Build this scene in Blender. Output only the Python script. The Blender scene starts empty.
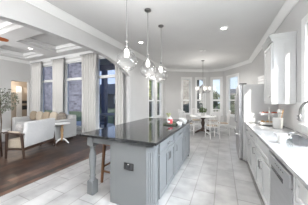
import bpy, bmesh, math, random
from mathutils import Vector, Matrix
random.seed(7)
sc = bpy.context.scene
C = sc.collection
PI = math.pi

# ------------------------------------------------------------------ camera, sky, sun, lights, exposure
cam_d = bpy.data.cameras.new('camera'); cam = bpy.data.objects.new('camera', cam_d); C.objects.link(cam)
cam_d.sensor_width = 36.0; cam_d.lens = 36.0*153.0/308.0
cam_d.shift_y = -2.5/308.0
cam_d.clip_start = 0.02; cam_d.clip_end = 300
YAW = math.atan(69.0/153.0)
cam.location = (0, 0, 1.43); cam.rotation_euler = (PI/2, 0, YAW)
sc.camera = cam

w = bpy.data.worlds.new('sky'); sc.world = w; w.use_nodes = True
nt = w.node_tree; nt.nodes.clear()
wo = nt.nodes.new('ShaderNodeOutputWorld'); bg = nt.nodes.new('ShaderNodeBackground')
tc = nt.nodes.new('ShaderNodeTexCoord'); sp = nt.nodes.new('ShaderNodeSeparateXYZ'); cr = nt.nodes.new('ShaderNodeValToRGB')
nt.links.new(tc.outputs['Generated'], sp.inputs[0]); nt.links.new(sp.outputs['Z'], cr.inputs[0])
cr.color_ramp.elements[0].position = 0.0; cr.color_ramp.elements[0].color = (0.80, 0.90, 1.0, 1)
cr.color_ramp.elements[1].position = 0.45; cr.color_ramp.elements[1].color = (0.43, 0.60, 0.90, 1)
nt.links.new(cr.outputs[0], bg.inputs[0]); bg.inputs[1].default_value = 0.6
nt.links.new(bg.outputs[0], wo.inputs[0])

def lamp(kind, name, loc, energy, color=(1, 1, 1), size=None, aim=None, **kw):
    l = bpy.data.lights.new(name, kind); o = bpy.data.objects.new(name, l); C.objects.link(o)
    o.location = loc; l.energy = energy; l.color = color
    if kind == 'AREA':
        l.shape = 'RECTANGLE'; l.size, l.size_y = size
    if aim: o.rotation_euler = Vector(aim).to_track_quat('-Z', 'Y').to_euler()
    for k, v in kw.items(): setattr(l, k, v)
    return o
lamp('SUN', 'sun', (3, -8, 6), 5.0, (1.0, 0.95, 0.87), aim=(-0.215, 1.0, -0.27), angle=0.01)
lamp('AREA', 'daylight_sink_window', (2.2, 1.5, 2.8), 150, (0.85, 0.92, 1.0), (2.6, 1.1), aim=(-1, 0.05, -0.4), spread=2.2)
lamp('AREA', 'bounce_kitchen', (-0.3, -0.3, 2.1), 150, (0.97, 0.985, 1.0), (2.4, 1.6), aim=(0.05, 0.1, 1), spread=2.7)  # added fill behind the camera, aimed up at the ceiling
lamp('AREA', 'bounce_living', (-6.0, -0.8, 1.9), 85, (0.98, 0.99, 1.0), (3.0, 1.6), aim=(0, 0.5, 1))  # added out-of-view fill lifting the living room ceiling
lamp('AREA', 'fill_living', (-6.2, -2.2, 1.8), 96, (0.98, 0.985, 1.0), (4.6, 2.4), aim=(-0.35, 1, 0.1))  # added fill panel before the closed rear wall, no window there
sc.view_settings.view_transform = 'Standard'; sc.view_settings.look = 'None'
sc.view_settings.gamma = 1.0; sc.view_settings.use_curve_mapping = False
sc.view_settings.exposure = 1.0

# ------------------------------------------------------------------ materials
MATS = {}
def mat(name, col, rough=0.6, metal=0.0, emit=None, estr=0.0, noise=0.0, nscale=8.0, bump=0.0, spec=0.5, coat=0.0, stretch=None):
    m = bpy.data.materials.new(name); m.use_nodes = True
    t = m.node_tree; p = t.nodes['Principled BSDF']
    p.inputs['Base Color'].default_value = (*col, 1); p.inputs['Roughness'].default_value = rough
    p.inputs['Metallic'].default_value = metal; p.inputs['Specular IOR Level'].default_value = spec
    p.inputs['Coat Weight'].default_value = coat
    if emit: p.inputs['Emission Color'].default_value = (*emit, 1); p.inputs['Emission Strength'].default_value = estr
    if noise or bump:
        co = t.nodes.new('ShaderNodeTexCoord'); mp = t.nodes.new('ShaderNodeMapping'); n = t.nodes.new('ShaderNodeTexNoise')
        t.links.new(co.outputs['Object'], mp.inputs[0]); t.links.new(mp.outputs[0], n.inputs['Vector'])
        if stretch: mp.inputs['Scale'].default_value = stretch
        n.inputs['Scale'].default_value = nscale; n.inputs['Detail'].default_value = 4
        if noise:
            mx = t.nodes.new('ShaderNodeValToRGB')
            mx.color_ramp.elements[0].position = 0.3; mx.color_ramp.elements[1].position = 0.7
            mx.color_ramp.elements[0].color = (*[max(0, c*(1-noise)) for c in col], 1)
            mx.color_ramp.elements[1].color = (*[min(1, c*(1+noise)) for c in col], 1)
            t.links.new(n.outputs['Fac'], mx.inputs[0]); t.links.new(mx.outputs[0], p.inputs['Base Color'])
        if bump:
            b = t.nodes.new('ShaderNodeBump'); b.inputs['Strength'].default_value = bump; b.inputs['Distance'].default_value = 0.01
            t.links.new(n.outputs['Fac'], b.inputs['Height']); t.links.new(b.outputs[0], p.inputs['Normal'])
    MATS[name] = m
    return m

def glass(name, tint=(0.98, 0.99, 0.99), power=4.0, gain=0.4, rough=0.0):
    m = bpy.data.materials.new(name); m.use_nodes = True; t = m.node_tree; t.nodes.clear()
    o = t.nodes.new('ShaderNodeOutputMaterial'); mx = t.nodes.new('ShaderNodeMixShader')
    tr = t.nodes.new('ShaderNodeBsdfTransparent'); gl = t.nodes.new('ShaderNodeBsdfGlossy'); fr = t.nodes.new('ShaderNodeLayerWeight')
    tr.inputs[0].default_value = (*tint, 1); gl.inputs['Roughness'].default_value = rough; pw = t.nodes.new('ShaderNodeMath'); pw.operation = 'POWER'; pw.inputs[1].default_value = power
    ma = t.nodes.new('ShaderNodeMath'); ma.operation = 'MULTIPLY_ADD'; ma.inputs[1].default_value = gain; ma.inputs[2].default_value = 0.03
    t.links.new(fr.outputs['Facing'], pw.inputs[0]); t.links.new(pw.outputs[0], ma.inputs[0]); t.links.new(ma.outputs[0], mx.inputs[0]); t.links.new(tr.outputs[0], mx.inputs[1]); t.links.new(gl.outputs[0], mx.inputs[2])
    t.links.new(mx.outputs[0], o.inputs[0]); MATS[name] = m
    return m

def brickmat(name, c1, c2, mortar, bw, bh, ms, rough, offset=0.5, plane='XY', swap=False, noise=0.0, nscale=5, coat=0.0, shift=(0, 0)):
    m = bpy.data.materials.new(name); m.use_nodes = True; t = m.node_tree; p = t.nodes['Principled BSDF']
    co = t.nodes.new('ShaderNodeTexCoord'); s = t.nodes.new('ShaderNodeSeparateXYZ'); cb = t.nodes.new('ShaderNodeCombineXYZ')
    t.links.new(co.outputs['Object'], s.inputs[0])
    a, b = plane[0], plane[1]
    if swap: a, b = b, a
    mp = t.nodes.new('ShaderNodeMapping'); mp.inputs['Location'].default_value = (shift[0], shift[1], 0)
    t.links.new(s.outputs[a], cb.inputs[0]); t.links.new(s.outputs[b], cb.inputs[1])
    t.links.new(cb.outputs[0], mp.inputs[0])
    br = t.nodes.new('ShaderNodeTexBrick'); t.links.new(mp.outputs[0], br.inputs['Vector'])
    br.offset = offset; br.inputs['Scale'].default_value = 1.0
    br.inputs['Brick Width'].default_value = bw; br.inputs['Row Height'].default_value = bh
    br.inputs['Mortar Size'].default_value = ms; br.inputs['Mortar Smooth'].default_value = 0.1
    br.inputs['Color1'].default_value = (*c1, 1); br.inputs['Color2'].default_value = (*c2, 1); br.inputs['Mortar'].default_value = (*mortar, 1)
    out = br.outputs['Color']
    if noise:
        n = t.nodes.new('ShaderNodeTexNoise'); n.inputs['Scale'].default_value = nscale; n.inputs['Detail'].default_value = 5
        mp2 = t.nodes.new('ShaderNodeMapping'); mp2.inputs['Scale'].default_value = (1, 4, 1) if swap is False else (1, 1, 1)
        t.links.new(co.outputs['Object'], n.inputs['Vector'])
        r = t.nodes.new('ShaderNodeMapRange'); r.inputs['From Min'].default_value = 0.3; r.inputs['From Max'].default_value = 0.7
        r.inputs['To Min'].default_value = 1-noise; r.inputs['To Max'].default_value = 1+noise
        t.links.new(n.outputs['Fac'], r.inputs['Value'])
        mm = t.nodes.new('ShaderNodeVectorMath'); mm.operation = 'SCALE'
        t.links.new(out, mm.inputs[0]); t.links.new(r.outputs[0], mm.inputs['Scale']); out = mm.outputs[0]
    t.links.new(out, p.inputs['Base Color']); p.inputs['Roughness'].default_value = rough; p.inputs['Coat Weight'].default_value = coat
    MATS[name] = m
    return m

mat('wall', (0.60, 0.593, 0.585), 0.85, noise=0.015, nscale=3)
mat('wall_living', (0.62, 0.612, 0.60), 0.85, noise=0.015, nscale=3)
mat('wall_dark', (0.22, 0.215, 0.21), 0.9, noise=0.02, nscale=3)
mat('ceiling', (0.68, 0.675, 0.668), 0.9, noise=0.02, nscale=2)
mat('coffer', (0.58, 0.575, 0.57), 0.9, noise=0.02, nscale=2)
mat('trim', (0.80, 0.80, 0.79), 0.5)
mat('hall', (0.48, 0.41, 0.34), 0.85, noise=0.02)
mat('cab_white', (0.56, 0.56, 0.555), 0.4)
mat('cab_blue', (0.172, 0.178, 0.182), 0.42)
mat('granite', (0.016, 0.017, 0.018), 0.08, noise=0.5, nscale=60, spec=0.7)
mat('quartz', (0.36, 0.358, 0.355), 0.12, noise=0.22, nscale=3.0, coat=0.2)
mat('splash', (0.72, 0.71, 0.70), 0.35, noise=0.04, nscale=4)
mat('steel', (0.60, 0.60, 0.61), 0.38, 1.0, noise=0.05, nscale=4, stretch=(1, 1, 30))
mat('steel_side', (0.55, 0.55, 0.55), 0.45, 0.1)
mat('chrome', (0.62, 0.62, 0.62), 0.15, 1.0)
mat('nickel', (0.27, 0.265, 0.26), 0.32, 1.0)
mat('black', (0.015, 0.015, 0.015), 0.35)
mat('dark_panel', (0.05, 0.05, 0.055), 0.25)
mat('white', (0.82, 0.81, 0.80), 0.4)
mat('porcelain', (0.62, 0.615, 0.60), 0.2)
mat('curtain', (0.68, 0.665, 0.64), 0.9, noise=0.03, nscale=6, stretch=(8, 8, 0.3))
mat('upholstery', (0.60, 0.59, 0.585), 0.95, noise=0.03, nscale=30, bump=0.1)
mat('sofa_grey', (0.47, 0.465, 0.46), 0.95, noise=0.03, nscale=30, bump=0.1)
mat('beige', (0.50, 0.43, 0.34), 0.95, noise=0.06, nscale=25)
mat('tan', (0.36, 0.29, 0.21), 0.95, noise=0.1, nscale=20)
mat('taupe', (0.22, 0.19, 0.16), 0.95, noise=0.5, nscale=9, stretch=(1, 1, 6))
mat('pillow_grey', (0.50, 0.48, 0.47), 0.95, noise=0.25, nscale=18)
mat('pillow_blue', (0.36, 0.40, 0.58), 0.95, noise=0.2, nscale=12)
mat('walnut', (0.055, 0.030, 0.020), 0.4, noise=0.3, nscale=6, stretch=(6, 6, 1))
mat('oak', (0.42, 0.27, 0.14), 0.5, noise=0.2, nscale=6, stretch=(6, 6, 1))
mat('stool_wood', (0.17, 0.075, 0.03), 0.45, noise=0.25, nscale=6, stretch=(6, 6, 1))
mat('fan_wood', (0.36, 0.10, 0.03), 0.4, noise=0.2, nscale=6)
mat('leaf_grey', (0.16, 0.175, 0.13), 0.7, noise=0.4, nscale=9)
mat('leaf_green', (0.074, 0.118, 0.031), 0.7, noise=0.5, nscale=5)
mat('leaf_yellow', (0.341, 0.360, 0.161), 0.7, noise=0.5, nscale=3)
mat('leaf_dark', (0.093, 0.105, 0.074), 0.8, noise=0.5, nscale=3)
mat('bark', (0.13, 0.10, 0.075), 0.9, noise=0.3, nscale=10)
mat('red', (0.50, 0.07, 0.08), 0.35, noise=0.2, nscale=20)
mat('orange', (0.50, 0.085, 0.02), 0.45, noise=0.2, nscale=20)
mat('bun', (0.46, 0.28, 0.12), 0.7, noise=0.25, nscale=25)
mat('tray_green', (0.055, 0.065, 0.04), 0.5, noise=0.3, nscale=20)
mat('grass', (0.099, 0.124, 0.050), 0.95, noise=0.4, nscale=2)
mat('concrete', (0.42, 0.41, 0.40), 0.9, noise=0.1, nscale=3)
mat('patio_wood', (0.42, 0.41, 0.40), 0.8, noise=0.1, nscale=4)
mat('navy', (0.055, 0.075, 0.15), 0.5)
mat('fascia', (0.10, 0.10, 0.13), 0.6)
mat('roof', (0.124, 0.118, 0.118), 0.9, noise=0.4, nscale=7)
mat('shutter_glass', (0.08, 0.09, 0.11), 0.15)
mat('fence', (0.30, 0.24, 0.18), 0.9, noise=0.3, nscale=3, stretch=(6, 6, 1))
mat('stucco', (0.186, 0.186, 0.186), 0.9, noise=0.1, nscale=4)
mat('lamp_on', (1, 1, 1), 0.5, emit=(1.0, 0.96, 0.90), estr=3.0)
mat('bulb', (1, 1, 1), 0.5, emit=(1.0, 0.93, 0.85), estr=1.6)
mat('shade_lit', (0.9, 0.88, 0.85), 0.6, emit=(1.0, 0.94, 0.86), estr=0.25)
glass('pane_glass')
glass('pane_tinted', (0.86, 0.89, 0.97))
glass('globe_glass', (0.99, 0.99, 0.99), 1.8, 0.6, 0.15)
glass('bottle_glass', (0.90, 0.92, 0.92), 2.5, 0.4)
brickmat('tile', (0.325, 0.318, 0.312), (0.40, 0.395, 0.39), (0.24, 0.23, 0.22), 0.62, 0.30, 0.007, 0.28, 0.5, 'XY', True, 0.22, 3.5, shift=(-2.19, 0.413))
brickmat('planks', (0.022, 0.012, 0.009), (0.105, 0.055, 0.034), (0.008, 0.005, 0.004), 1.4, 0.13, 0.004, 0.32, 0.37, 'XY', True, 0.5, 5.0)
brickmat('brick_grey', (0.040, 0.037, 0.044), (0.145, 0.14, 0.157), (0.11, 0.106, 0.118), 0.60, 0.30, 0.03, 0.9, 0.5, 'XZ', False, 0.2, 3.0)
brickmat('brick_tan', (0.08, 0.073, 0.068), (0.16, 0.15, 0.14), (0.17, 0.163, 0.156), 0.40, 0.16, 0.03, 0.9, 0.5, 'XZ', False, 0.2, 3.0)

# ------------------------------------------------------------------ mesh builder
class MB:
    def __init__(s): s.bm = bmesh.new()
    def face(s, vs):
        try: return s.bm.faces.new(vs)
        except ValueError: return None
    def box(s, x0, x1, y0, y1, z0, z1, M=None):
        v = [Vector((x, y, z)) for x in (x0, x1) for y in (y0, y1) for z in (z0, z1)]
        if M: v = [M @ q for q in v]
        v = [s.bm.verts.new(q) for q in v]
        for f in ((0, 1, 3, 2), (4, 6, 7, 5), (0, 4, 5, 1), (2, 3, 7, 6), (0, 2, 6, 4), (1, 5, 7, 3)): s.face([v[i] for i in f])
        return s
    def lathe(s, prof, c=(0, 0, 0), n=20, M=None):
        c = Vector(c); rings = []
        for r, z in prof:
            ring = []
            for k in range(n):
                a = 2*PI*k/n; q = c + Vector((r*math.cos(a), r*math.sin(a), z))
                ring.append(s.bm.verts.new(M @ q if M else q))
            rings.append(ring)
        for a, b in zip(rings, rings[1:]):
            for k in range(n): s.face([a[k], a[(k+1) % n], b[(k+1) % n], b[k]])
        if prof[0][0] > 1e-4: s.face(rings[0][::-1])
        if prof[-1][0] > 1e-4: s.face(rings[-1])
        bmesh.ops.remove_doubles(s.bm, verts=rings[0]+rings[-1], dist=1e-5)
        return s
    def tube(s, pts, r, n=10, closed=False):
        pts = [Vector(p) for p in pts]; rs = r if isinstance(r, (list, tuple)) else [r]*len(pts)
        rings = []; up = None
        for i, p in enumerate(pts):
            a = pts[i-1] if i else pts[0]; b = pts[i+1] if i < len(pts)-1 else pts[-1]
            if closed: a = pts[i-1]; b = pts[(i+1) % len(pts)]
            d = (b-a).normalized()
            if up is None: up = d.orthogonal().normalized()
            up = (up - d*up.dot(d)).normalized(); sd = d.cross(up)
            rings.append([s.bm.verts.new(p + (up*math.cos(2*PI*k/n) + sd*math.sin(2*PI*k/n))*rs[i]) for k in range(n)])
        pr = list(zip(rings, rings[1:])) + ([(rings[-1], rings[0])] if closed else [])
        for a, b in pr:
            for k in range(n): s.face([a[k], a[(k+1) % n], b[(k+1) % n], b[k]])
        if not closed: s.face(rings[0][::-1]); s.face(rings[-1])
        return s
    def bar(s, a, b, t0, t1=None, w=None):
        # square bar from a to b, tapering
        t1 = t1 or t0; a = Vector(a); b = Vector(b); d = (b-a).normalized()
        u = Vector((1, 0, 0)) if abs(d.x) < 0.9 else Vector((0, 1, 0)); u = (u-d*u.dot(d)).normalized(); v = d.cross(u)
        R = []
        for p, t in ((a, t0), (b, t1)):
            R.append([s.bm.verts.new(p + u*i*t/2 + v*j*(w or t)/2) for i, j in ((-1, -1), (1, -1), (1, 1), (-1, 1))])
        for k in range(4): s.face([R[0][k], R[0][(k+1) % 4], R[1][(k+1) % 4], R[1][k]])
        s.face(R[0][::-1]); s.face(R[1]); return s
    def ball(s, c, r, sc3=(1, 1, 1), n=14, M=None):
        m = Matrix.Translation(c) @ (M or Matrix()) @ Matrix.Diagonal((r*sc3[0], r*sc3[1], r*sc3[2], 1))
        bmesh.ops.create_uvsphere(s.bm, u_segments=n, v_segments=max(6, n*2//3), radius=1, matrix=m); return s
    def cushion(s, c, sx, sy, sz, M=None, p=3.2, n=14):
        # superellipsoid cushion, half sizes
        m = Matrix.Translation(c) @ (M or Matrix()); g = []
        sg = lambda x, e: math.copysign(abs(x)**e, x)
        for i in range(n+1):
            la = -PI/2 + PI*i/n; row = []
            for k in range(n*2):
                lo = 2*PI*k/(n*2); e = 2/p
                f = min(.75, 2/p+.12)
                q = Vector((sx*sg(math.cos(la), f)*sg(math.cos(lo), e), sy*sg(math.cos(la), f)*sg(math.sin(lo), e), sz*sg(math.sin(la), f)))
                row.append(s.bm.verts.new(m @ q))
            g.append(row)
        for a, b in zip(g, g[1:]):
            for k in range(n*2): s.face([a[k], a[(k+1) % (n*2)], b[(k+1) % (n*2)], b[k]])
        bmesh.ops.remove_doubles(s.bm, verts=s.bm.verts[:], dist=1e-5); return s
    def pad(s, c, sx, sy, sz, M=None, r=.04):
        m = Matrix.Translation(c) @ (M or Matrix()); g = bmesh.ops.create_cube(s.bm, size=1, matrix=m @ Matrix.Diagonal((2*sx, 2*sy, 2*sz, 1)))
        es = list({e for v in g['verts'] for e in v.link_edges})
        bmesh.ops.bevel(s.bm, geom=es, offset=min(r, sx*.9, sy*.9, sz*.9), segments=4, profile=.5, affect='EDGES'); return s
    def prism(s, poly, lo, hi, axis='X'):
        def P(a, b, h): return {'X': (h, a, b), 'Y': (a, h, b), 'Z': (a, b, h)}[axis]
        A = [s.bm.verts.new(P(a, b, lo)) for a, b in poly]; B = [s.bm.verts.new(P(a, b, hi)) for a, b in poly]
        n = len(poly)
        for k in range(n): s.face([A[k], A[(k+1) % n], B[(k+1) % n], B[k]])
        s.face(A[::-1]); s.face(B); return s
    def done(s, name, m, parent=None, smooth=False, bevel=0.0, seg=2):
        bmesh.ops.recalc_face_normals(s.bm, faces=s.bm.faces[:])
        me = bpy.data.meshes.new(name); s.bm.to_mesh(me); s.bm.free()
        me.materials.append(MATS[m] if isinstance(m, str) else m)
        o = bpy.data.objects.new(name, me); C.objects.link(o)
        if parent: o.parent = parent
        if smooth:
            me.polygons.foreach_set('use_smooth', [True]*len(me.polygons)); me.update()
            if smooth == 'auto':
                try: me.set_sharp_from_angle(angle=math.radians(40))
                except Exception: pass
        if bevel:
            b = o.modifiers.new('bevel', 'BEVEL'); b.width = bevel; b.segments = seg; b.limit_method = 'ANGLE'
        return o

def thing(name, label, cat, loc=(0, 0, 0), rz=0, group=None):
    o = bpy.data.objects.new(name, None); C.objects.link(o); o.location = loc; o.rotation_euler = (0, 0, rz)
    o.empty_display_size = 0.1
    return tag(o, label, cat, group)
def tag(o, label, cat, group=None):
    o['label'] = label; o['category'] = cat
    if group: o['group'] = group
    return o
def struct(o): o['kind'] = 'structure'; return o
def dup(root, loc, rz, label, group=None):
    r = root.copy(); C.objects.link(r); r.location = loc; r.rotation_euler = (0, 0, rz); r['label'] = label
    if group: r['group'] = group
    for ch in list(root.children):
        c = ch.copy(); C.objects.link(c); c.parent = r
        for g in list(ch.children):
            d = g.copy(); C.objects.link(d); d.parent = c
    return r

# ------------------------------------------------------------------ setting
HC = 3.14          # kitchen ceiling
HL = 3.36          # living ceiling beams
XR = 1.10          # right wall
XL = -2.90         # arch wall face
YB = 4.50          # living room window wall
BAY = [(XL, 7.9), (-1.54, 8.74), (-0.78, 9.19), (0.05, 9.18), (XR, 7.6)]

b = MB(); b.prism([(-3.0, -2.6), (XR, -2.6), (XR, 7.6), (0.05, 9.18), (-0.78, 9.19), (-1.54, 8.74), (-3.0, 7.85)], -0.1, 0.0, 'Z')
o = struct(b.done('floor', 'tile'))
b = MB(); b.box(-10.6, -3.001, -2.6, 4.65, -0.1, 0.0); b.box(-10.6, -9.3, 4.65, 5.4, -0.1, 0.0); struct(b.done('floor_living', 'planks'))
b = MB(); b.prism([(-3.04, -2.6), (XR+.1, -2.6), (XR+.1, 7.6), (0.05, 9.3), (-0.78, 9.3), (-1.54, 8.85), (-3.04, 7.95)], HC, HC+0.15, 'Z'); struct(b.done('ceiling', 'ceiling'))

# living room ceiling: beams between coffers, coffer panels above
cols = [(-8.5, -6.95), (-6.2, -4.65)]; rows = [(-1.9, -0.1), (0.35, 2.25), (2.72, 4.06)]
b = MB()
xs = [-8.9, -8.5, -6.95, -6.2, -4.65, -3.05]; ys = [-2.6, -1.9, -0.1, 0.35, 2.25, 2.72, 4.06, 4.5]
for i in range(5):
    for j in range(7):
        if (xs[i], xs[i+1]) in cols and (ys[j], ys[j+1]) in rows: continue
        b.box(xs[i], xs[i+1], ys[j], ys[j+1], HL, HL+0.22)
struct(b.done('ceiling_living', 'ceiling'))
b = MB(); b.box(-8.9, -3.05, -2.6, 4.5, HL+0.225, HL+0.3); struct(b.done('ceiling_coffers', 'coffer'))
b = MB()
for c in cols:
    for r in rows:
        t = 0.09
        for (x0, x1, y0, y1) in ((c[0], c[1], r[0], r[0]+t), (c[0], c[1], r[1]-t, r[1]), (c[0], c[0]+t, r[0]+t, r[1]-t), (c[1]-t, c[1], r[0]+t, r[1]-t)):
            b.box(x0, x1, y0, y1, HL+0.10, HL+0.22)
struct(b.done('trim_coffer', 'trim'))

def wall_seg(name, P, Q, h, m, th=0.15, holes=(), z0=0.0, out=1):
    """wall from P to Q; thickness goes to the right of P->Q (out=1) or left; holes = (s0,s1,z0,z1)"""
    P = Vector((*P, 0)); Q = Vector((*Q, 0)); d = (Q-P); L = d.length; d.normalize(); n = Vector((d.y, -d.x, 0))*out
    M = Matrix(((d.x, n.x, 0, P.x), (d.y, n.y, 0, P.y), (0, 0, 1, 0), (0, 0, 0, 1)))
    b = MB(); s = 0.0
    for (a, c, lo, hi) in sorted(holes):
        b.box(s, a, 0, th, z0, h, M)
        b.box(a, c, 0, th, z0, lo, M) if lo > z0 else None
        b.box(a, c, 0, th, hi, h, M) if hi < h else None
        s = c
    b.box(s, L, 0, th, z0, h, M)
    return struct(b.done(name, m)), M

wn = [0]
def window(M, a, c, lo, hi, bars=(), gmat='pane_glass', case=0.09, vbars=(), sill=True, th=0.15, fw=0.045):
    wn[0] += 1; k = wn[0]
    b = MB(); e = 0.0015
    # casing on the room side (negative n), sash frame inside the hole
    b.box(a-case, a-e, -0.022, -e, lo-case, hi+case, M); b.box(c+e, c+case, -0.022, -e, lo-case, hi+case, M)
    b.box(a-e, c+e, -0.022, -e, hi+e, hi+case, M); b.box(a-e, c+e, -0.022, -e, lo-case, lo-e, M)
    b.box(a+e, a+fw, 0.03, 0.10, lo+e, hi-e, M); b.box(c-fw, c-e, 0.03, 0.10, lo+e, hi-e, M)
    b.box(a+fw, c-fw, 0.03, 0.10, hi-fw, hi-e, M); b.box(a+fw, c-fw, 0.03, 0.10, lo+e, lo+fw, M)
    for z, t in bars: b.box(a+fw, c-fw, 0.025, 0.105, z-t/2, z+t/2, M)
    for y, t in vbars: b.box(y-t/2, y+t/2, 0.025, 0.105, lo+fw, hi-fw, M)
    w_ = struct(b.done('window_%d' % k, 'trim'))
    g = MB(); g.box(a+fw-.004, c-fw+.004, 0.062, 0.066, lo+fw-.004, hi-fw+.004, M); g.done('pane', gmat, w_)
    if sill:
        q = MB(); q.box(a-case-.02, c+case+.02, -0.055, -0.023, lo-0.03, lo-0.002, M); q.done('window_sill', 'trim', w_)
    return w_

# bay (breakfast nook) walls with four tall windows
holes = {0: None}
W1, M1 = wall_seg('wall_bay_left', BAY[0], BAY[1], HC, 'wall', out=-1, holes=[(0.99, 1.45, 0.66, 2.62)])
W2, M2 = wall_seg('wall_bay_middle', BAY[1], BAY[2], HC, 'wall', out=-1, holes=[(0.21, 0.67, 0.66, 2.62)])
W3, M3 = wall_seg('wall_bay_back', BAY[2], BAY[3], HC, 'wall', out=-1, holes=[(0.22, 0.67, 0.66, 2.62)])
W4, M4 = wall_seg('wall_bay_right', BAY[3], BAY[4], HC, 'wall', out=-1, holes=[(0.32, 1.08, 0.66, 2.62)])
window(M1, 0.99, 1.45, 0.66, 2.62, [(1.42, .09)])
window(M2, 0.21, 0.67, 0.66, 2.62, [(1.42, .09)])
window(M3, 0.22, 0.67, 0.66, 2.62, [(1.42, .09)])
window(M4, 0.32, 1.08, 0.66, 2.62, [(1.42, .05)])
# nook left wall with two windows: starts at the living-room corner
WL, ML = wall_seg('wall_left', (XL, 4.45), BAY[0], HC, 'wall', out=-1, holes=[(1.42, 2.02, 0.62, 2.36), (2.32, 2.95, 0.62, 2.36)])
window(ML, 1.42, 2.02, 0.62, 2.36, [(1.40, .06)])
window(ML, 2.32, 2.95, 0.62, 2.36, [(1.40, .06)])
# right wall with the sink window
WR, MR = wall_seg('wall_right', (XR, 7.6), (XR, -2.6), HC, 'wall', out=-1, holes=[(7.6-2.90, 7.6-0.30, 1.08, 2.52), (7.6+1.55, 7.6+2.57, 1.75, 2.21)])
window(MR, 7.6-2.90, 7.6-0.30, 1.08, 2.52, [], vbars=[(7.6-2.02, .12), (7.6-0.62, .06)], case=0.12, fw=0.05)
window(MR, 7.6+1.55, 7.6+2.57, 1.75, 2.21, [], case=0.025, fw=0.02, sill=False)  # unseen high window, added to send a sun streak onto the floor
b = MB(); b.box(-9.05, XR+.15, -2.75, -2.6, -.15, HL+.3); struct(b.done('wall_rear', 'wall_dark'))  # unseen wall, closed against the sun and kept dark to cut bounce

# arch wall between kitchen and living room
def arch(y):
    return 2.68 - 0.45*min(1.0, abs(y-2.2)/2.25)**3.2
N = 40
poly = [(-2.6, 0), (-0.05, 0)] + [(-0.05+4.49*i/N, arch(-0.05+4.49*i/N)) for i in range(N+1)]
poly += [(4.44, 0), (4.448, 0), (4.448, HL+.3), (-2.6, HL+.3)]
b = MB(); b.prism(poly, -3.05, XL, 'X'); struct(b.done('wall_arch', 'wall'))

# living room back wall with three tall windows (exterior side +Y)
LW = [(-8.02, -7.08), (-6.26, -5.16), (-4.46, -3.46)]
WBk, MB_ = wall_seg('wall_back', (-8.9, YB), (-3.05, YB), HL+.3, 'wall_living', out=-1, holes=[(a+8.9, c+8.9, 0.30, 3.06) for a, c in LW])
for a, c in LW: window(MB_, a+8.9, c+8.9, 0.30, 3.06, [(2.32, .10)], 'pane_tinted', case=0.10)
# left wall of the living room with a doorway into a hall
wall_seg('wall_far_left', (-8.9, -2.6), (-8.9, 4.65), HL+.3, 'wall_living', out=-1, holes=[(2.6+3.72, 2.6+4.42, 0.0, 2.33)])
wall_seg('wall_hall', (-10.5, 2.6), (-10.5, 5.24), 2.8, 'hall', out=-1)
wall_seg('wall_hall_end', (-10.5, 5.25), (-9.3, 5.25), 2.8, 'hall', out=-1)
b = MB(); b.box(-9.45, -9.3, 4.66, 5.40, 0, 2.8); struct(b.done('wall_hall_side', 'wall_living'))
b = MB(); b.box(-10.6, -9.05, 2.6, 4.65, 2.8, 2.9); b.box(-10.6, -9.3, 4.65, 5.4, 2.8, 2.9); struct(b.done('ceiling_hall', 'ceiling'))

# crown mouldings and baseboards swept along the walls
def sweep(name, path, prof, m, side=1, closed=False):
    """prof: list of (distance from wall into the room, z)"""
    pts = [Vector(p) for p in path]; b = MB(); rings = []
    for i, p in enumerate(pts):
        d0 = (p-pts[i-1]).normalized() if i else (pts[1]-p).normalized()
        d1 = (pts[i+1]-p).normalized() if i < len(pts)-1 else d0
        n0 = Vector((-d0.y, d0.x))*side; n1 = Vector((-d1.y, d1.x))*side
        n = (n0+n1); n = n/(n.dot(n0) or 1)
        rings.append([b.bm.verts.new((p.x+n.x*d, p.y+n.y*d, z)) for d, z in prof])
    k = len(prof)
    for A, B in zip(rings, rings[1:]):
        for j in range(k): b.face([A[j], A[(j+1) % k], B[(j+1) % k], B[j]])
    b.face(rings[0]); b.face(rings[-1][::-1])
    return struct(b.done(name, m))
e = 0.002
crown = lambda H: [(e, H-.13), (.018, H-.13), (.022, H-.115), (.05, H-.085), (.095, H-.03), (.10, H-.02), (.115, H-.015), (.115, H-e), (e, H-e)]
path = [(XL, -2.5), (XL, 7.9), (-1.54, 8.74), (-0.78, 9.19), (0.05, 9.18), (XR, 7.6), (XR, -2.5)]
sweep('trim_crown', path, crown(HC), 'trim', side=-1)
base = [(e, 0.003), (.018, 0.003), (.018, .12), (.010, .14), (e, .14)]
sweep('baseboard_nook', [(XL, 4.46), (XL, 7.9), (-1.54, 8.74), (-0.78, 9.19), (0.05, 9.18), (XR, 7.6), (XR, 5.1)], base, 'trim', side=-1)
sweep('baseboard_back', [(-8.88, YB), (-3.06, YB)], base, 'trim', side=-1)
sweep('trim_living', [(-8.9, -2.5), (-8.9, YB), (-3.06, YB)], [(d*.8, z) for d, z in crown(HL)], 'trim', side=-1)
sweep('baseboard_left', [(-8.9, 2.0), (-8.9, 3.70)], base, 'trim', side=-1)

# backsplash along the right counter
b = MB(); b.box(XR-.012, XR-.002, 2.98+.05, 4.09, 0.925, 1.39); b.box(XR-.012, XR-.002, 0.2, 3.03, 0.925, 0.955); struct(b.done('trim_backsplash', 'splash'))

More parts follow.
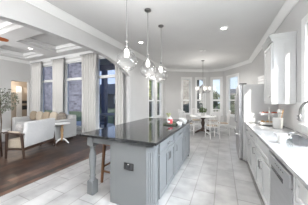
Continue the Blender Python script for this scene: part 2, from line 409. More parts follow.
# ------------------------------------------------------------------ cabinets
def shaker(b, xf, sg, y0, y1, z0, z1, rw=0.055):
    xa, xb, xc = xf, xf+sg*0.008, xf+sg*0.02
    b.box(min(xa, xb), max(xa, xb), y0, y1, z0, z1)
    for r in ((y0, y0+rw, z0, z1), (y1-rw, y1, z0, z1), (y0+rw, y1-rw, z0, z0+rw), (y0+rw, y1-rw, z1-rw, z1)):
        b.box(min(xb, xc), max(xb, xc), *r)
def pull(x, sg, y, z, parent, vertical=False, L=0.10):
    b = MB(); p = 0.028
    A, B = ((y, z-L/2), (y, z+L/2)) if vertical else ((y-L/2, z), (y+L/2, z))
    b.tube([(x, A[0], A[1]), (x+sg*p, A[0], A[1]), (x+sg*p, B[0], B[1]), (x, B[0], B[1])], 0.006, 8)
    return b.done('pull', 'nickel', parent, smooth='auto')
def base_cabinet(name, label, m, xback, xf, y0, y1, ndoor=1, drawer=True, group=None, top=0.883, toe=0.10, cat='cabinet'):
    sg = 1 if xf > xback else -1
    t = thing(name, label, cat, ((xback+xf)/2, (y0+y1)/2, 0), 0, group)
    ox, oy = t.location.x, t.location.y
    b = MB(); e = 0.0015
    xa, xb = sorted((xback-ox, xf-ox)); b.box(xa, xb, y0-oy+e, y1-oy-e, toe, top)
    xa, xb = sorted((xback-ox, xf-sg*0.06-ox)); b.box(xa, xb, y0-oy+e, y1-oy-e, 0.002, toe)
    b.done('carcass', m, t)
    zf = xf-ox; zt = top-0.015
    if drawer:
        d = MB(); shaker(d, zf+sg*.001, sg, y0-oy+.008, y1-oy-.008, zt-.16, zt, .035); o = d.done('drawer', m, t, bevel=.002)
        pull(zf+sg*.021, sg, 0, zt-.08, o); zt -= .172
    w_ = (y1-y0-.016)/ndoor
    for k in range(ndoor):
        a = y0-oy+.008+k*w_; d = MB(); shaker(d, zf+sg*.001, sg, a+.002, a+w_-.002, toe+.015, zt)
        o = d.done('door', m, t, bevel=.002)
        yy = a+w_-.03 if k == 0 and ndoor == 2 else a+.03
        pull(zf+sg*.021, sg, yy, zt-.10, o, True)
    return t

# island: end unit with overhang post, three cabinet units on the aisle side, dark worktop
IX0, IX1, IY0, IY1 = -1.975, -0.715, 1.645, 3.97
bx0, bx1 = -1.44, -0.785
t = thing('kitchen_island', 'painted grey panelled island end and rear with one turned corner post', 'kitchen island', (-1.1, 1.8, 0))
L = lambda x: x+1.1
K = lambda y: y-1.8
ch_ = .085
b = MB(); b.box(L(bx0), L(bx1)-ch_-.001, K(1.70), K(1.86), 0.002, 0.883); b.box(L(bx0), L(bx0)+.02, K(1.86), K(3.90), 0.002, 0.883)
b.box(L(bx0)+.02, L(bx1), K(3.88), K(3.90), 0.002, 0.883)
b.done('end_panel', 'cab_blue', t, bevel=.003)
def chamfer(b, g, z0, z1, q=0.0):
    x, y = L(bx1), K(1.70)
    b.prism([(x-ch_+q, y-g), (x+g, y+ch_-q), (x+g, y+.16), (x-ch_+q, y+.16)], z0, z1, 'Z')
b = MB(); chamfer(b, 0, .10, .80); chamfer(b, .012, .80, .883); chamfer(b, .012, .002, .10)
for k in (.25, .5, .75):
    cx, cy = L(bx1)-ch_+ch_*k, K(1.70)+ch_*k
    b.tube([(cx, cy, .13), (cx, cy, .77)], .0085, 8)
b.done('corner_pilaster', 'cab_blue', t)
def post(x, y):
    b = MB(); h = .055
    b.box(x-h, x+h, y-h, y+h, .74, .883); b.box(x-h, x+h, y-h, y+h, .002, .20)
    b.lathe([(.05, .20), (.052, .215), (.040, .235), (.036, .25), (.046, .262), (.046, .275), (.034, .295), (.038, .34), (.048, .44), (.053, .53), (.049, .60), (.036, .66), (.032, .675), (.044, .69), (.044, .70), (.036, .712), (.05, .728), (.05, .74)], (x, y, 0), 24)
    return b.done('turned_post', 'cab_blue', t, smooth='auto')
post(L(-1.83), K(1.76)); post(L(-1.83), K(3.84))
b = MB(); b.box(L(-1.775), L(bx0)-.001, K(1.72), K(1.74), .79, .883); b.box(L(-1.84), L(-1.82), K(1.815), K(3.785), .81, .883); b.done('apron', 'cab_blue', t)
b = MB(); b.box(L(-1.20), L(-1.055), K(1.687), K(1.699), .51, .60); op = b.done('outlet_plate', 'black', t, bevel=.004)
for dx in (-.04, 0.02):
    b = MB(); b.box(L(-1.125)+dx, L(-1.125)+dx+.032, K(1.684), K(1.6868), .53, .58); b.done('socket', 'dark_panel', op)
b = MB(); b.box(L(-1.14), L(-1.12), K(1.683), K(1.6868), .582, .592); b.done('indicator', 'porcelain', op)
ys_ = [1.862, 2.56, 3.22, 3.878]
lab = ['blue grey island cabinet nearest the island corner pilaster', 'blue grey island cabinet in the middle of the aisle side', 'blue grey island cabinet farthest along the aisle towards the dining nook']
for i in range(3): base_cabinet('island_cabinet', lab[i], 'cab_blue', bx0+.03, bx1+.005, ys_[i], ys_[i+1], 2 if i == 0 else 1, group='island cabinets')
b = MB(); b.box(IX0, IX1, IY0, IY1, .886, .922); tag(b.done('island_worktop', 'granite', bevel=.006, seg=3), 'polished dark granite worktop lying on the island', 'worktop')

# right run
CF, CB = 0.50, XR-.005
base_cabinet('base_cabinet', 'white base cabinet beside the refrigerator', 'cab_white', CB, CF, 3.49, 4.085, 1, group='white base cabinets')
base_cabinet('base_cabinet', 'white base cabinet second from the refrigerator', 'cab_white', CB, CF, 2.95, 3.488, 1, group='white base cabinets')
t = base_cabinet('sink_cabinet', 'white sink cabinet with paired doors beside the dishwasher', 'cab_white', CB, CF, 2.10, 2.948, 2, drawer=False, group='white base cabinets', top=.66)
b = MB(); b.box(-.302, -.24, -.4225, .4225, .662, .883); b.done('front_rail', 'cab_white', t)
b = MB(); shaker(b, -.3035, -1, -.41, .41, .70, .868, .035); b.done('false_drawer', 'cab_white', t)
base_cabinet('base_cabinet', 'white base cabinet at the near end past the dishwasher', 'cab_white', CB, CF, 0.62, 1.44, 2, group='white base cabinets')
# dishwasher
t = thing('dishwasher', 'stainless steel dishwasher built in under the white counter', 'dishwasher', (0.79, 1.775, 0)); x0 = CF-.79
b = MB(); b.box(x0+.03, .28, -.295, .295, .10, .88); b.box(x0+.09, .28, -.295, .295, .002, .10); b.done('tub', 'steel_side', t)
b = MB(); b.box(x0-.025, x0+.028, -.292, .292, .115, .745); d = b.done('door', 'steel', t, bevel=.004)
b = MB(); b.box(x0-.0275, x0-.0252, -.10, .24, .700, .742); b.done('handle_pocket', 'dark_panel', d)
b = MB(); b.box(x0-.04, x0+.028, -.292, .292, .755, .858); cp = b.done('control_panel', 'steel', t, bevel=.006)
b = MB(); b.box(x0-.01, x0+.028, -.292, .292, .859, .878); b.done('gap_shade', 'dark_panel', t)  # dark colour stands in for the shaded gap under the worktop
for k in range(5):
    b = MB(); b.box(x0-.0425, x0-.0402, -.16+.05*k, -.14+.05*k, .815, .822); b.done('button', 'dark_panel', cp)
b = MB(); b.box(CF-.02, CF+.5, 1.443, 1.472, .002, .883); tag(b.done('filler_panel', 'steel_side'), 'narrow dark grey panel on the near side of the dishwasher', 'panel')
b = MB(); b.box(CF, CF+.5, 2.078, 2.097, .002, .883); tag(b.done('divider_panel', 'cab_white'), 'narrow white panel between dishwasher and sink cabinet', 'panel')
# worktop with sink cut-out
SX0, SX1, SY0, SY1 = 0.73, 1.00, 2.18, 2.86
b = MB(); c0, c1, y0, y1 = 0.465, XR-.014, 0.6, 4.09
for r in ((c0, SX0, y0, y1), (SX1, c1, y0, y1), (SX0, SX1, y0, SY0), (SX0, SX1, SY1, y1)): b.box(*r, .886, .922)
bmesh.ops.remove_doubles(b.bm, verts=b.bm.verts[:], dist=1e-5)
tag(b.done('worktop', 'quartz'), 'white marbled worktop running under the sink window', 'worktop')
t = thing('sink', 'stainless steel undermount sink set in the white worktop', 'sink', ((SX0+SX1)/2, (SY0+SY1)/2, .70)); hx, hy = (SX1-SX0)/2-.002, (SY1-SY0)/2-.002
b = MB()
for r in ((-hx, -hx+.006, -hy, hy, 0, .222), (hx-.006, hx, -hy, hy, 0, .222), (-hx+.006, hx-.006, -hy, -hy+.006, 0, .222), (-hx+.006, hx-.006, hy-.006, hy, 0, .222), (-hx+.006, hx-.006, -hy+.006, hy-.006, 0, .006)): b.box(*r)
b.done('bowl', 'steel', t)
b = MB(); b.lathe([(.045, .0065), (.045, .010), (.02, .009), (0, .009)], n=16); b.done('drain', 'chrome', t, smooth='auto')
b = MB()
for r in ((-hx-.03, -hx, -hy-.03, hy+.03), (-hx, hx, -hy-.03, -hy), (-hx, hx, hy, hy+.03)): b.box(*r, .2225, .229)
b.done('rim', 'steel', t)
# faucet
t = thing('faucet', 'brushed nickel gooseneck faucet arching over the sink', 'faucet', (1.045, 2.28, .922))
b = MB(); b.lathe([(.028, .0005), (.028, .012), (.018, .03), (.018, .09), (.014, .10)], n=16); b.done('base', 'nickel', t, smooth='auto')
FX, FY = -.082, .112     # half of the reach, towards the sink
pts = [(0, 0, .09), (0, 0, .36)] + [(FX-FX*math.cos(a), FY-FY*math.cos(a), .36+.139*math.sin(a)) for a in [PI*k/12 for k in range(1, 12)]] + [(2*FX, 2*FY, .36), (2*FX, 2*FY, .325)]
b = MB(); b.tube(pts, .0135, 12); b.done('spout', 'nickel', t, smooth='auto')
b = MB(); b.lathe([(.015, 0), (.019, .01), (.019, .07), (.014, .08)], (2*FX, 2*FY, .245), 14); b.done('spray_head', 'nickel', t, smooth='auto')
b = MB(); b.tube([(0, -.018, .06), (0, -.05, .07), (0, -.09, .10)], .007, 8); b.done('lever', 'nickel', t, smooth='auto')

# upper cabinet
t = thing('wall_cabinet', 'white wall cabinet with crown hung above the counter corner', 'cabinet', (.935, 3.51, 1.39))
b = MB(); b.box(-.145, .160, -.26, .26, 0, 1.06); b.done('carcass', 'cab_white', t)
b = MB(); shaker(b, -.152, -1, -.257, .257, .01, 1.02, .06); d = b.done('door', 'cab_white', t, bevel=.002)
b = MB(); b.lathe([(.005, 0), (.006, .012), (.013, .018), (.013, .026), (0, .03)], (0, 0, 0), 12, Matrix.Translation((-.172, -.225, .10)) @ Matrix.Rotation(-PI/2, 4, 'Y')); b.done('knob', 'nickel', d, smooth='auto')
b = MB()
for dz, dd in ((1.05, .006), (1.085, .018), (1.115, .03), (1.135, .04)):
    b.box(-.166-dd, .160, -.26-dd, .26+dd, dz, dz+.04 if dz < 1.1 else dz+.025)
b.done('crown', 'cab_white', t)
b = MB(); b.box(-.165, .160, -.262, .262, -.03, -.001); b.done('light_rail', 'cab_white', t)
b = MB(); b.box(.0, .15, -.272, -.2605, .08, 1.0)
b.done('side_panel', 'cab_white', t)

# refrigerator
t = thing('refrigerator', 'stainless steel french door refrigerator with bottom freezer', 'refrigerator', (.75, 4.57, 0)); 
b = MB(); b.box(-.33, .335, -.46, .46, .03, 1.79); b.box(-.28, .33, -.44, .44, .002, .03); b.done('body', 'steel_side', t, bevel=.004)
for s_, y0, y1 in ((-1, -.458, -.003), (1, .003, .458)):
    b = MB(); b.box(-.405, -.335, y0, y1, .70, 1.80); d = b.done('door', 'steel', t, bevel=.012)
    yy = -.04*(-s_)
    b = MB(); b.tube([(-.406, yy, .85), (-.455, yy, .87), (-.455, yy, 1.55), (-.406, yy, 1.57)], .012, 10); b.done('handle', 'chrome', d, smooth='auto')
b = MB(); b.box(-.405, -.335, -.458, .458, .05, .692); d = b.done('freezer_drawer', 'steel', t, bevel=.012)
b = MB(); b.tube([(-.406, -.40, .61), (-.465, -.40, .62), (-.465, .40, .62), (-.406, .40, .61)], .013, 10); b.done('handle', 'chrome', d, smooth='auto')
b = MB(); b.box(-.40, -.25, -.45, -.38, 1.801, 1.82); b.done('hinge_cover', 'dark_panel', t)

# crate on top of the refrigerator
t = thing('crate', 'small open white crate on top of the refrigerator', 'crate', (.93, 4.35, 1.792), .3)
b = MB()
b.box(-.12, .12, -.14, .14, 0, .012)
for z in (.02, .085, .15):
    b.box(-.12, -.108, -.14, .14, z, z+.05); b.box(.108, .12, -.14, .14, z, z+.05)
    b.box(-.108, .108, -.14, -.128, z, z+.05); b.box(-.108, .108, .128, .14, z, z+.05)
b.done('slatted_box', 'white', t)
for x in (-.102, .102):
    for y in (-.122, .122):
        b = MB(); b.box(x-.006, x+.006, y-.006, y+.006, .012, .20); b.done('corner_post', 'white', t)

# ------------------------------------------------------------------ things on the right counter
# tiered tray
TX, TY = 0.855, 3.80
t = thing('tiered_tray', 'white two tier serving tray on the counter beside the refrigerator', 'tray', (TX, TY, .9225))
def tier(z, hx, hy):
    b = MB(); b.box(-hx, hx, -hy, hy, z, z+.01)
    for r in ((-hx, -hx+.01, -hy, hy), (hx-.01, hx, -hy, hy), (-hx+.01, hx-.01, -hy, -hy+.01), (-hx+.01, hx-.01, hy-.01, hy)): b.box(*r, z+.01, z+.045)
    return b
tier(.02, .165, .12).done('tier', 'porcelain', t); tier(.205, .15, .10).done('tier', 'porcelain', t)
b = MB(); b.lathe([(.014, .03), (.010, .06), (.016, .10), (.010, .14), (.014, .2)], n=12); b.lathe([(.012, .216), (.010, .26), (.018, .31), (.014, .345), (0, .36)], n=12); b.done('post', 'porcelain', t, smooth=True)
for x in (-.14, .14):
    for y in (-.095, .095):
        b = MB(); b.ball((x, y, .01), .0095, n=8); b.done('foot', 'porcelain', t)
k = 0
for dx, dy in ((-.105, -.04), (-.05, -.05), (.05, -.05), (.11, -.04), (-.085, .04), (.0, .055), (.09, .04)):
    b = MB(); b.ball((0, 0, .026), .030, (1, 1, .88), 12); f = b.done('red_fruit', 'orange', smooth=True)
    q = MB(); q.tube([(0, 0, .05), (.003, 0, .062)], .003, 6); q.done('stem', 'leaf_green', f)
    f.location = (TX+dx, TY+dy, .9225+.216); tag(f, 'round red orange fruit on the upper tier of the white tray', 'fruit', 'red fruits on the upper tier')
for dx, dy in ((-.105, -.06), (-.04, -.065), (.035, -.065), (.105, -.055), (-.10, .05), (.0, .06), (.11, .05)):
    b = MB(); b.ball((0, 0, .02), .036, (1, .85, .75), 12); f = b.done('bread_roll', 'bun', smooth=True)
    f.location = (TX+dx, TY+dy, .9225+.038); tag(f, 'small golden bread roll on the lower tier of the white tray', 'bread', 'bread rolls on the lower tier')
# crock with utensils
UX, UY = 0.895, 3.42
t = thing('utensil_crock', 'white ceramic crock holding pale kitchen utensils', 'crock', (UX, UY, .9225))
b = MB(); b.lathe([(.068, 0), (.072, .01), (.074, .17), (.078, .178), (.078, .19), (.070, .19), (.066, .17), (.064, .015), (0, .012)], n=24); b.done('crock', 'porcelain', t, smooth='auto')
UT = [('wooden_spoon', 'pale wooden spoon leaning to the right in the white crock', .035, -.02, .06, -.03, 'bun'),
      ('ladle', 'white ladle standing upright in the white crock', 0, .02, .02, .03, 'porcelain'),
      ('spatula', 'white flat spatula leaning towards the window in the white crock', .03, .03, .06, .045, 'porcelain'),
      ('whisk', 'white handled serving spoon tilted to the front of the white crock', -.01, -.035, .02, -.07, 'porcelain')]
for i, (nm, lb, ax, ay, bx, by, m) in enumerate(UT):
    if nm == 'whisk': nm = 'serving_spoon'
    t2 = thing(nm, lb, 'utensil', (UX, UY, .9225), 0, 'utensils in the crock')
    a = Vector((ax*.6, ay*.6, .02)); c = Vector((bx, by, .27)); d = (c-a).normalized()
    b = MB(); b.tube([a, c], .0055, 8); b.done('handle', m, t2, smooth='auto')
    R = d.to_track_quat('Z', 'Y').to_matrix().to_4x4()
    b = MB()
    if nm == 'spatula': b.box(-.028, .028, -.004, .004, -.01, .08, Matrix.Translation(c) @ R)
    else: b.ball(c+d*.032, .030, (1, .35, 1.3), 12, R)
    b.done('head', m, t2, smooth='auto')
# cup, soap bottle beside the sink
t = thing('cup', 'white cup standing on the worktop at the sink corner', 'cup', (.632, 2.27, .9225))
b = MB(); b.lathe([(.034, 0), (.038, .004), (.040, .10), (.037, .10), (.034, .008), (0, .006)], n=20); b.done('body', 'porcelain', t, smooth='auto')
t = thing('soap_bottle', 'clear glass soap bottle between the white cup and sink', 'bottle', (.712, 2.125, .9305) if False else (.672, 2.165, .9225))
b = MB(); b.lathe([(.026, 0), (.028, .005), (.028, .085), (.012, .10), (.012, .115), (0, .115)], n=16); b.done('body', 'bottle_glass', t, smooth='auto')
b = MB(); b.lathe([(.014, .1155), (.014, .125), (.004, .13), (.004, .15)], n=12); b.tube([(0, 0, .148), (.04, 0, .146)], .005, 8); b.done('pump', 'chrome', t, smooth='auto')
b = MB(); b.box(XR-.02, XR-.0125, 3.12, 3.20, 1.09, 1.21); o = b.done('outlet_plate', 'white', bevel=.003); tag(o, 'white electrical outlet plate on the backsplash under the wall cabinet', 'outlet')
for z in (1.11, 1.16):
    b = MB(); b.box(XR-.0225, XR-.0202, 3.143, 3.177, z, z+.03); b.done('socket', 'sofa_grey', o)

# ------------------------------------------------------------------ things on the island
Z = .9225
t = thing('serving_tray', 'dark green serving tray on the far end of the island', 'tray', (-1.0, 3.10, Z), .1)
b = MB(); b.box(-.13, .13, -.17, .17, 0, .012)
for r in ((-.13, -.12, -.17, .17), (.12, .13, -.17, .17), (-.12, .12, -.17, -.16), (-.12, .12, .16, .17)): b.box(*r, .012, .026)
b.done('base', 'tray_green', t)
for s_ in (-1, 1):
    b = MB(); b.tube([(-.05, s_*.171, .016), (-.05, s_*.20, .025), (.05, s_*.20, .025), (.05, s_*.171, .016)], .006, 8); b.done('handle', 'nickel', t)
t = thing('candle_jar', 'pink red candle jar on the dark tray of the island', 'candle', (-1.02, 3.10, Z+.0125))
b = MB(); b.lathe([(.045, 0), (.05, .006), (.05, .085), (.046, .095), (.046, .095), (0, .093)], n=20); b.done('jar', 'red', t, smooth='auto')
b = MB(); b.lathe([(.05, .0955), (.052, .10), (.052, .112), (.02, .118), (.012, .13), (.016, .14), (0, .146)], n=20); b.done('lid', 'porcelain', t, smooth='auto')
b = MB(); b.box(-.0512, .0, -.0512, -.0495, .02, .06, Matrix.Rotation(.2, 4, 'Z')); b.done('label_band', 'porcelain', t)
def bowl(name, label, x, y, r, h, z=Z):
    b = MB(); b.lathe([(r*.55, 0), (r*.6, .006), (r*.9, h*.55), (r, h), (r-.005, h), (r*.84, h*.55), (r*.5, .014), (0, .012)], n=24)
    o = b.done(name, 'porcelain', smooth='auto'); o.location = (x, y, z); tag(o, label, 'bowl'); return o
bowl('bowl', 'white bowl nearest the pink candle on the island', -.80, 3.02, .062, .065)
bowl('bowl', 'white bowl behind the others towards the island far end', -.86, 3.50, .075, .08)
bowl('bowl', 'white bowl at the aisle edge of the dark worktop', -.76, 3.28, .06, .075)
t = thing('flower_vase', 'small white vase with pale sprigs behind the candle on the island', 'vase', (-1.14, 3.36, Z))
b = MB(); b.lathe([(.03, 0), (.045, .03), (.042, .07), (.022, .10), (.026, .115), (.02, .115), (.018, .10), (0, .09)], n=18); b.done('vase', 'porcelain', t, smooth='auto')
b = MB()
for k in range(14):
    a = random.random()*6.28; r = .02+.05*random.random(); b.tube([(0, 0, .10), (r*.5*math.cos(a), r*.5*math.sin(a), .15), (r*math.cos(a), r*math.sin(a), .17+.03*random.random())], .002, 5)
    b.ball((r*math.cos(a), r*math.sin(a), .18+.02*random.random()), .011, n=6)
b.done('sprigs', 'leaf_yellow', t)

# bar stool tucked under the island overhang
t = thing('bar_stool', 'brown wooden bar stool tucked under the island overhang', 'stool', (-1.74, 2.22, 0))
b = MB(); b.box(-.17, .17, -.17, .17, .645, .68); b.done('seat', 'stool_wood', t, bevel=.01)
for sx in (-1, 1):
    for sy in (-1, 1):
        b = MB(); b.bar((sx*.175, sy*.175, .002), (sx*.145, sy*.145, .645), .036, .042); b.done('leg', 'stool_wood', t, bevel=.004)
for (a, c) in (((-.155, -.163, .20), (.155, -.163, .20)), ((-.155, .163, .20), (.155, .163, .20)), ((-.163, -.15, .27), (-.163, .15, .27)), ((.163, -.15, .27), (.163, .15, .27))):
    b = MB(); b.bar(a, c, .024); b.done('stretcher', 'stool_wood', t)
dup(t, (-1.74, 3.05, 0), 0, 'brown wooden bar stool behind the first one under the overhang', 'bar stools at the island')
t['group'] = 'bar stools at the island'

# ------------------------------------------------------------------ pendants
pend = []
def pendant(y, label):
    t = thing('pendant_light', label, 'lamp', (-1.30, y, HC), 0, 'glass pendants over the island')
    b = MB(); b.lathe([(.065, -.001), (.065, -.018), (.05, -.03), (.012, -.034), (.012, -.05)], n=20); b.done('canopy', 'nickel', t, smooth='auto')
    zt = -.86
    b = MB(); b.tube([(0, 0, -.03), (0, 0, zt)], .0055, 8); b.done('rod', 'nickel', t)
    b = MB(); b.lathe([(.007, zt+.03), (.026, zt+.015), (.026, zt-.005), (.010, zt-.015), (.010, zt-.06), (.027, zt-.066), (.027, zt-.085), (.016, zt-.09)], n=14); b.done('socket', 'nickel', t, smooth='auto')
    b = MB(); b.lathe([(.004, zt-.076), (.014, zt-.09), (.034, zt-.13), (.038, zt-.17), (.028, zt-.21), (0, zt-.225)], n=16); b.done('bulb', 'bulb', t, smooth=True)
    pr = [(.026, zt-.075), (.034, zt-.09), (.062, zt-.115), (.102, zt-.155), (.132, zt-.20), (.147, zt-.25), (.150, zt-.295), (.138, zt-.345), (.105, zt-.385), (.065, zt-.405)]
    b = MB(); b.lathe(pr + [(r-.003, z) for r, z in pr[::-1]], n=32)
    b.done('glass_shade', 'globe_glass', t, smooth=True)
    b = MB(); b.tube([(.065*math.cos(a), .065*math.sin(a), zt-.405) for a in [2*PI*k/24 for k in range(24)]], .004, 6, True); b.done('shade_rim', 'bottle_glass', t)
    return t
p0 = pendant(1.90, 'clear glass pendant over the near end of the island, closest to the arch')
dup(p0, (-1.30, 2.60, HC), 0, 'clear glass pendant in the middle of the row over the island')
dup(p0, (-1.30, 3.28, HC), 0, 'clear glass pendant over the far end of the island')

for y in (1.90, 2.60, 3.28): lamp('POINT', 'pendant_glow', (-1.30, y, HC-1.0), 5, (1.0, .96, .92), shadow_soft_size=.05)
# recessed downlights and added fill spots
def can(x, y, z, label, power):
    t = thing('recessed_light', label, 'lamp', (x, y, z), 0, 'recessed ceiling lights')
    b = MB(); b.lathe([(.095, -.001), (.095, -.006), (.07, -.010), (.065, -.004), (.065, -.001)], n=24); b.done('trim_ring', 'white', t, smooth='auto')
    b = MB(); b.lathe([(.064, -.001), (.064, -.003), (0, -.003)], n=24); b.done('lens', 'lamp_on', t)
    l = lamp('SPOT', 'down_spot', (x, y, z-.03), power, (1.0, .98, .95), aim=(0, 0, -1), spot_size=2.6, spot_blend=.8, shadow_soft_size=.06)
    return t
can(-2.22, 3.98, HC, 'lit recessed ceiling light near the arch above the pendants', 20)
can(0.02, 4.0, HC, 'lit recessed ceiling light above the kitchen aisle', 34)
can(-6.58, 3.32, HL, 'lit recessed ceiling light in the coffered living room ceiling', 20)
for i, (x, y) in enumerate(((-2.2, .3), (0.02, .6), (-2.2, 6.3), (-.1, 7.3))):
    lamp('SPOT', 'down_spot', (x, y, HC-.03), 52 if y > 6 else 12, (1.0, .98, .95), aim=(0, 0, -1), spot_size=2.6, spot_blend=.8, shadow_soft_size=.06)  # added spots without fixtures, strongest over the nook
t = thing('ceiling_detector', 'small white twin ceiling fixture between the aisle light and chandelier', 'detector', (-.63, 5.51, HC), .5)
b = MB(); b.lathe([(.05, -.001), (.05, -.02), (.035, -.03), (0, -.03)], (-.06, 0, 0), 18); b.done('sensor', 'white', t, smooth='auto')
b = MB(); b.lathe([(.04, -.001), (.04, -.016), (0, -.02)], (.06, 0, 0), 18); b.done('sensor', 'white', t, smooth='auto')

# chandelier
NX, NY = -.79, 6.9
t = thing('chandelier', 'five arm chandelier with white shades above the dining table', 'chandelier', (NX, NY, HC))
b = MB(); b.lathe([(.07, -.001), (.07, -.02), (.015, -.035), (.015, -.06)], n=18); b.done('canopy', 'nickel', t, smooth='auto')
b = MB(); b.tube([(0, 0, -.05), (0, 0, -1.35)], .007, 8); b.done('rod', 'nickel', t)
b = MB(); b.lathe([(.01, -1.10), (.03, -1.13), (.02, -1.2), (.035, -1.28), (.05, -1.34), (.03, -1.40), (.012, -1.44), (0, -1.45)], n=18); b.done('hub', 'nickel', t, smooth=True)
for k in range(5):
    a = 2*PI*k/5+.25; ca, sa = math.cos(a), math.sin(a)
    b = MB(); b.tube([(r*ca, r*sa, z) for r, z in ((.03, -1.34), (.12, -1.40), (.22, -1.40), (.28, -1.34), (.29, -1.29))], .008, 8); b.done('arm', 'nickel', t, smooth='auto')
    b = MB(); b.lathe([(.03, -1.288), (.045, -1.28), (.062, -1.20), (.066, -1.15), (.063, -1.15), (.058, -1.20), (.042, -1.276), (0, -1.28)], (.29*ca, .29*sa, 0), 18); b.done('shade', 'shade_lit', t, smooth='auto')
lamp('POINT', 'chandelier_glow', (NX, NY, HC-0.95), 14, (1, .97, .93), shadow_soft_size=.3)

# ------------------------------------------------------------------ dining nook
t = thing('dining_table', 'round white dining table on a dark turned pedestal in the nook', 'table', (NX, NY, 0))
b = MB(); b.lathe([(0, .715), (.50, .715), (.56, .725), (.57, .74), (.56, .752), (0, .752)], n=40); b.done('tabletop', 'white', t, smooth='auto')
b = MB(); b.lathe([(.13, .10), (.10, .16), (.06, .24), (.05, .30), (.075, .38), (.085, .46), (.06, .54), (.055, .58), (.12, .66), (.22, .70), (.22, .714), (0, .714)], n=24); b.done('pedestal', 'walnut', t, smooth='auto')
for k in range(4):
    a = PI/2*k+.6; b = MB(); ca, sa = math.cos(a), math.sin(a)
    b.tube([(.06*ca, .06*sa, .14), (.20*ca, .20*sa, .11), (.34*ca, .34*sa, .045), (.36*ca, .36*sa, .028)], [.05, .045, .032, .026], 10); b.done('foot', 'walnut', t, smooth=True)

def dining_chair(label):
    t = thing('dining_chair', label, 'chair', (0, 0, 0), 0, 'white chairs around the nook table')   # faces +Y
    b = MB(); b.box(-.20, .20, -.20, .20, .43, .455); b.done('seat_frame', 'white', t, bevel=.006)
    b = MB(); b.cushion((0, .0, .468), .20, .20, .018); b.done('seat_pad', 'tan', t, smooth=True)
    for sx in (-1, 1):
        b = MB(); b.bar((sx*.185, .185, .002), (sx*.175, .175, .43), .028, .038); b.done('leg', 'white', t)
        b = MB(); b.tube([(sx*.18, -.22, .002), (sx*.18, -.185, .43), (sx*.185, -.20, .70), (sx*.19, -.25, .97)], [.015, .019, .017, .015], 8); b.done('rear_leg', 'white', t, smooth='auto')
    b = MB(); b.tube([(-.19, -.25, .96), (-.1, -.265, .985), (.1, -.265, .985), (.19, -.25, .96)], .021, 8); b.done('top_rail', 'white', t, smooth='auto')
    for k in range(4):
        x = -.114+.076*k; b = MB(); b.tube([(x, -.192, .455), (x, -.205, .70), (x*1.05, -.258, .965)], .009, 6); b.done('spindle', 'white', t)
    b = MB(); b.bar((-.18, .18, .18), (.18, .18, .18), .02); b.bar((-.18, .18, .18), (-.18, -.20, .18), .02); b.bar((.18, .18, .18), (.18, -.20, .18), .02); b.done('stretcher', 'white', t)
    return t
ch = dining_chair('')
CH = [(8, .80, 'white spindle chair on the refrigerator side of the round table'), (62, .80, 'white spindle chair behind the table at its right rear'),
      (118, .80, 'white spindle chair behind the table at its left rear'), (176, .80, 'white spindle chair at the wall side of the table'),
      (226, .80, 'white spindle chair on the near left of the table by the island end'), (300, .84, 'white spindle chair on the near right of the table, back to the kitchen')]
for i, (a, r, lb) in enumerate(CH):
    a = math.radians(a); loc = (NX+r*math.cos(a), NY+r*math.sin(a), 0); rz = a+PI/2
    if i == 0: ch.location = loc; ch.rotation_euler = (0, 0, rz); ch['label'] = lb
    else: dup(ch, loc, rz, lb)

def leaves(b, n, c, R, size, hollow=.3):
    for _ in range(n):
        while True:
            p = Vector((random.uniform(-1, 1), random.uniform(-1, 1), random.uniform(-1, 1)))
            if hollow < p.length < 1: break
        q = Vector((c[0]+p.x*R[0], c[1]+p.y*R[1], c[2]+p.z*R[2])); s = size*random.uniform(.6, 1.3)
        u = Vector((random.gauss(0, 1), random.gauss(0, 1), random.gauss(0, 1))).normalized(); v = u.orthogonal().normalized()
        vs = [b.bm.verts.new(q+d) for d in (-u*s, v*s*.42, u*s, -v*s*.42)]
        b.face(vs)
t = thing('table_plant', 'leafy green plant in a white pot on the round table', 'plant', (NX, NY, .7525))
b = MB(); b.lathe([(.06, 0), (.075, .01), (.09, .12), (.082, .12), (.07, .10), (0, .10)], n=18); b.done('pot', 'porcelain', t, smooth='auto')
b = MB(); leaves(b, 160, (0, 0, .24), (.17, .17, .13), .035, 0)
for k in range(8):
    a = k*.8; b.tube([(0, 0, .1), (.06*math.cos(a), .06*math.sin(a), .2), (.11*math.cos(a), .11*math.sin(a), .28)], .003, 5)
b.done('foliage', 'leaf_green', t)
for i, (a, lb) in enumerate(((20, 'white plate set before the refrigerator side chair'), (150, 'white plate set at the wall side of the table'), (250, 'white plate set at the near edge of the table'))):
    b = MB(); b.lathe([(.07, 0), (.12, .012), (.12, .016), (.07, .006), (0, .005)], n=24); o = b.done('plate', 'porcelain', smooth='auto')
    a = math.radians(a); o.location = (NX+.38*math.cos(a), NY+.38*math.sin(a), .7525); tag(o, lb, 'plate', 'plates on the nook table')

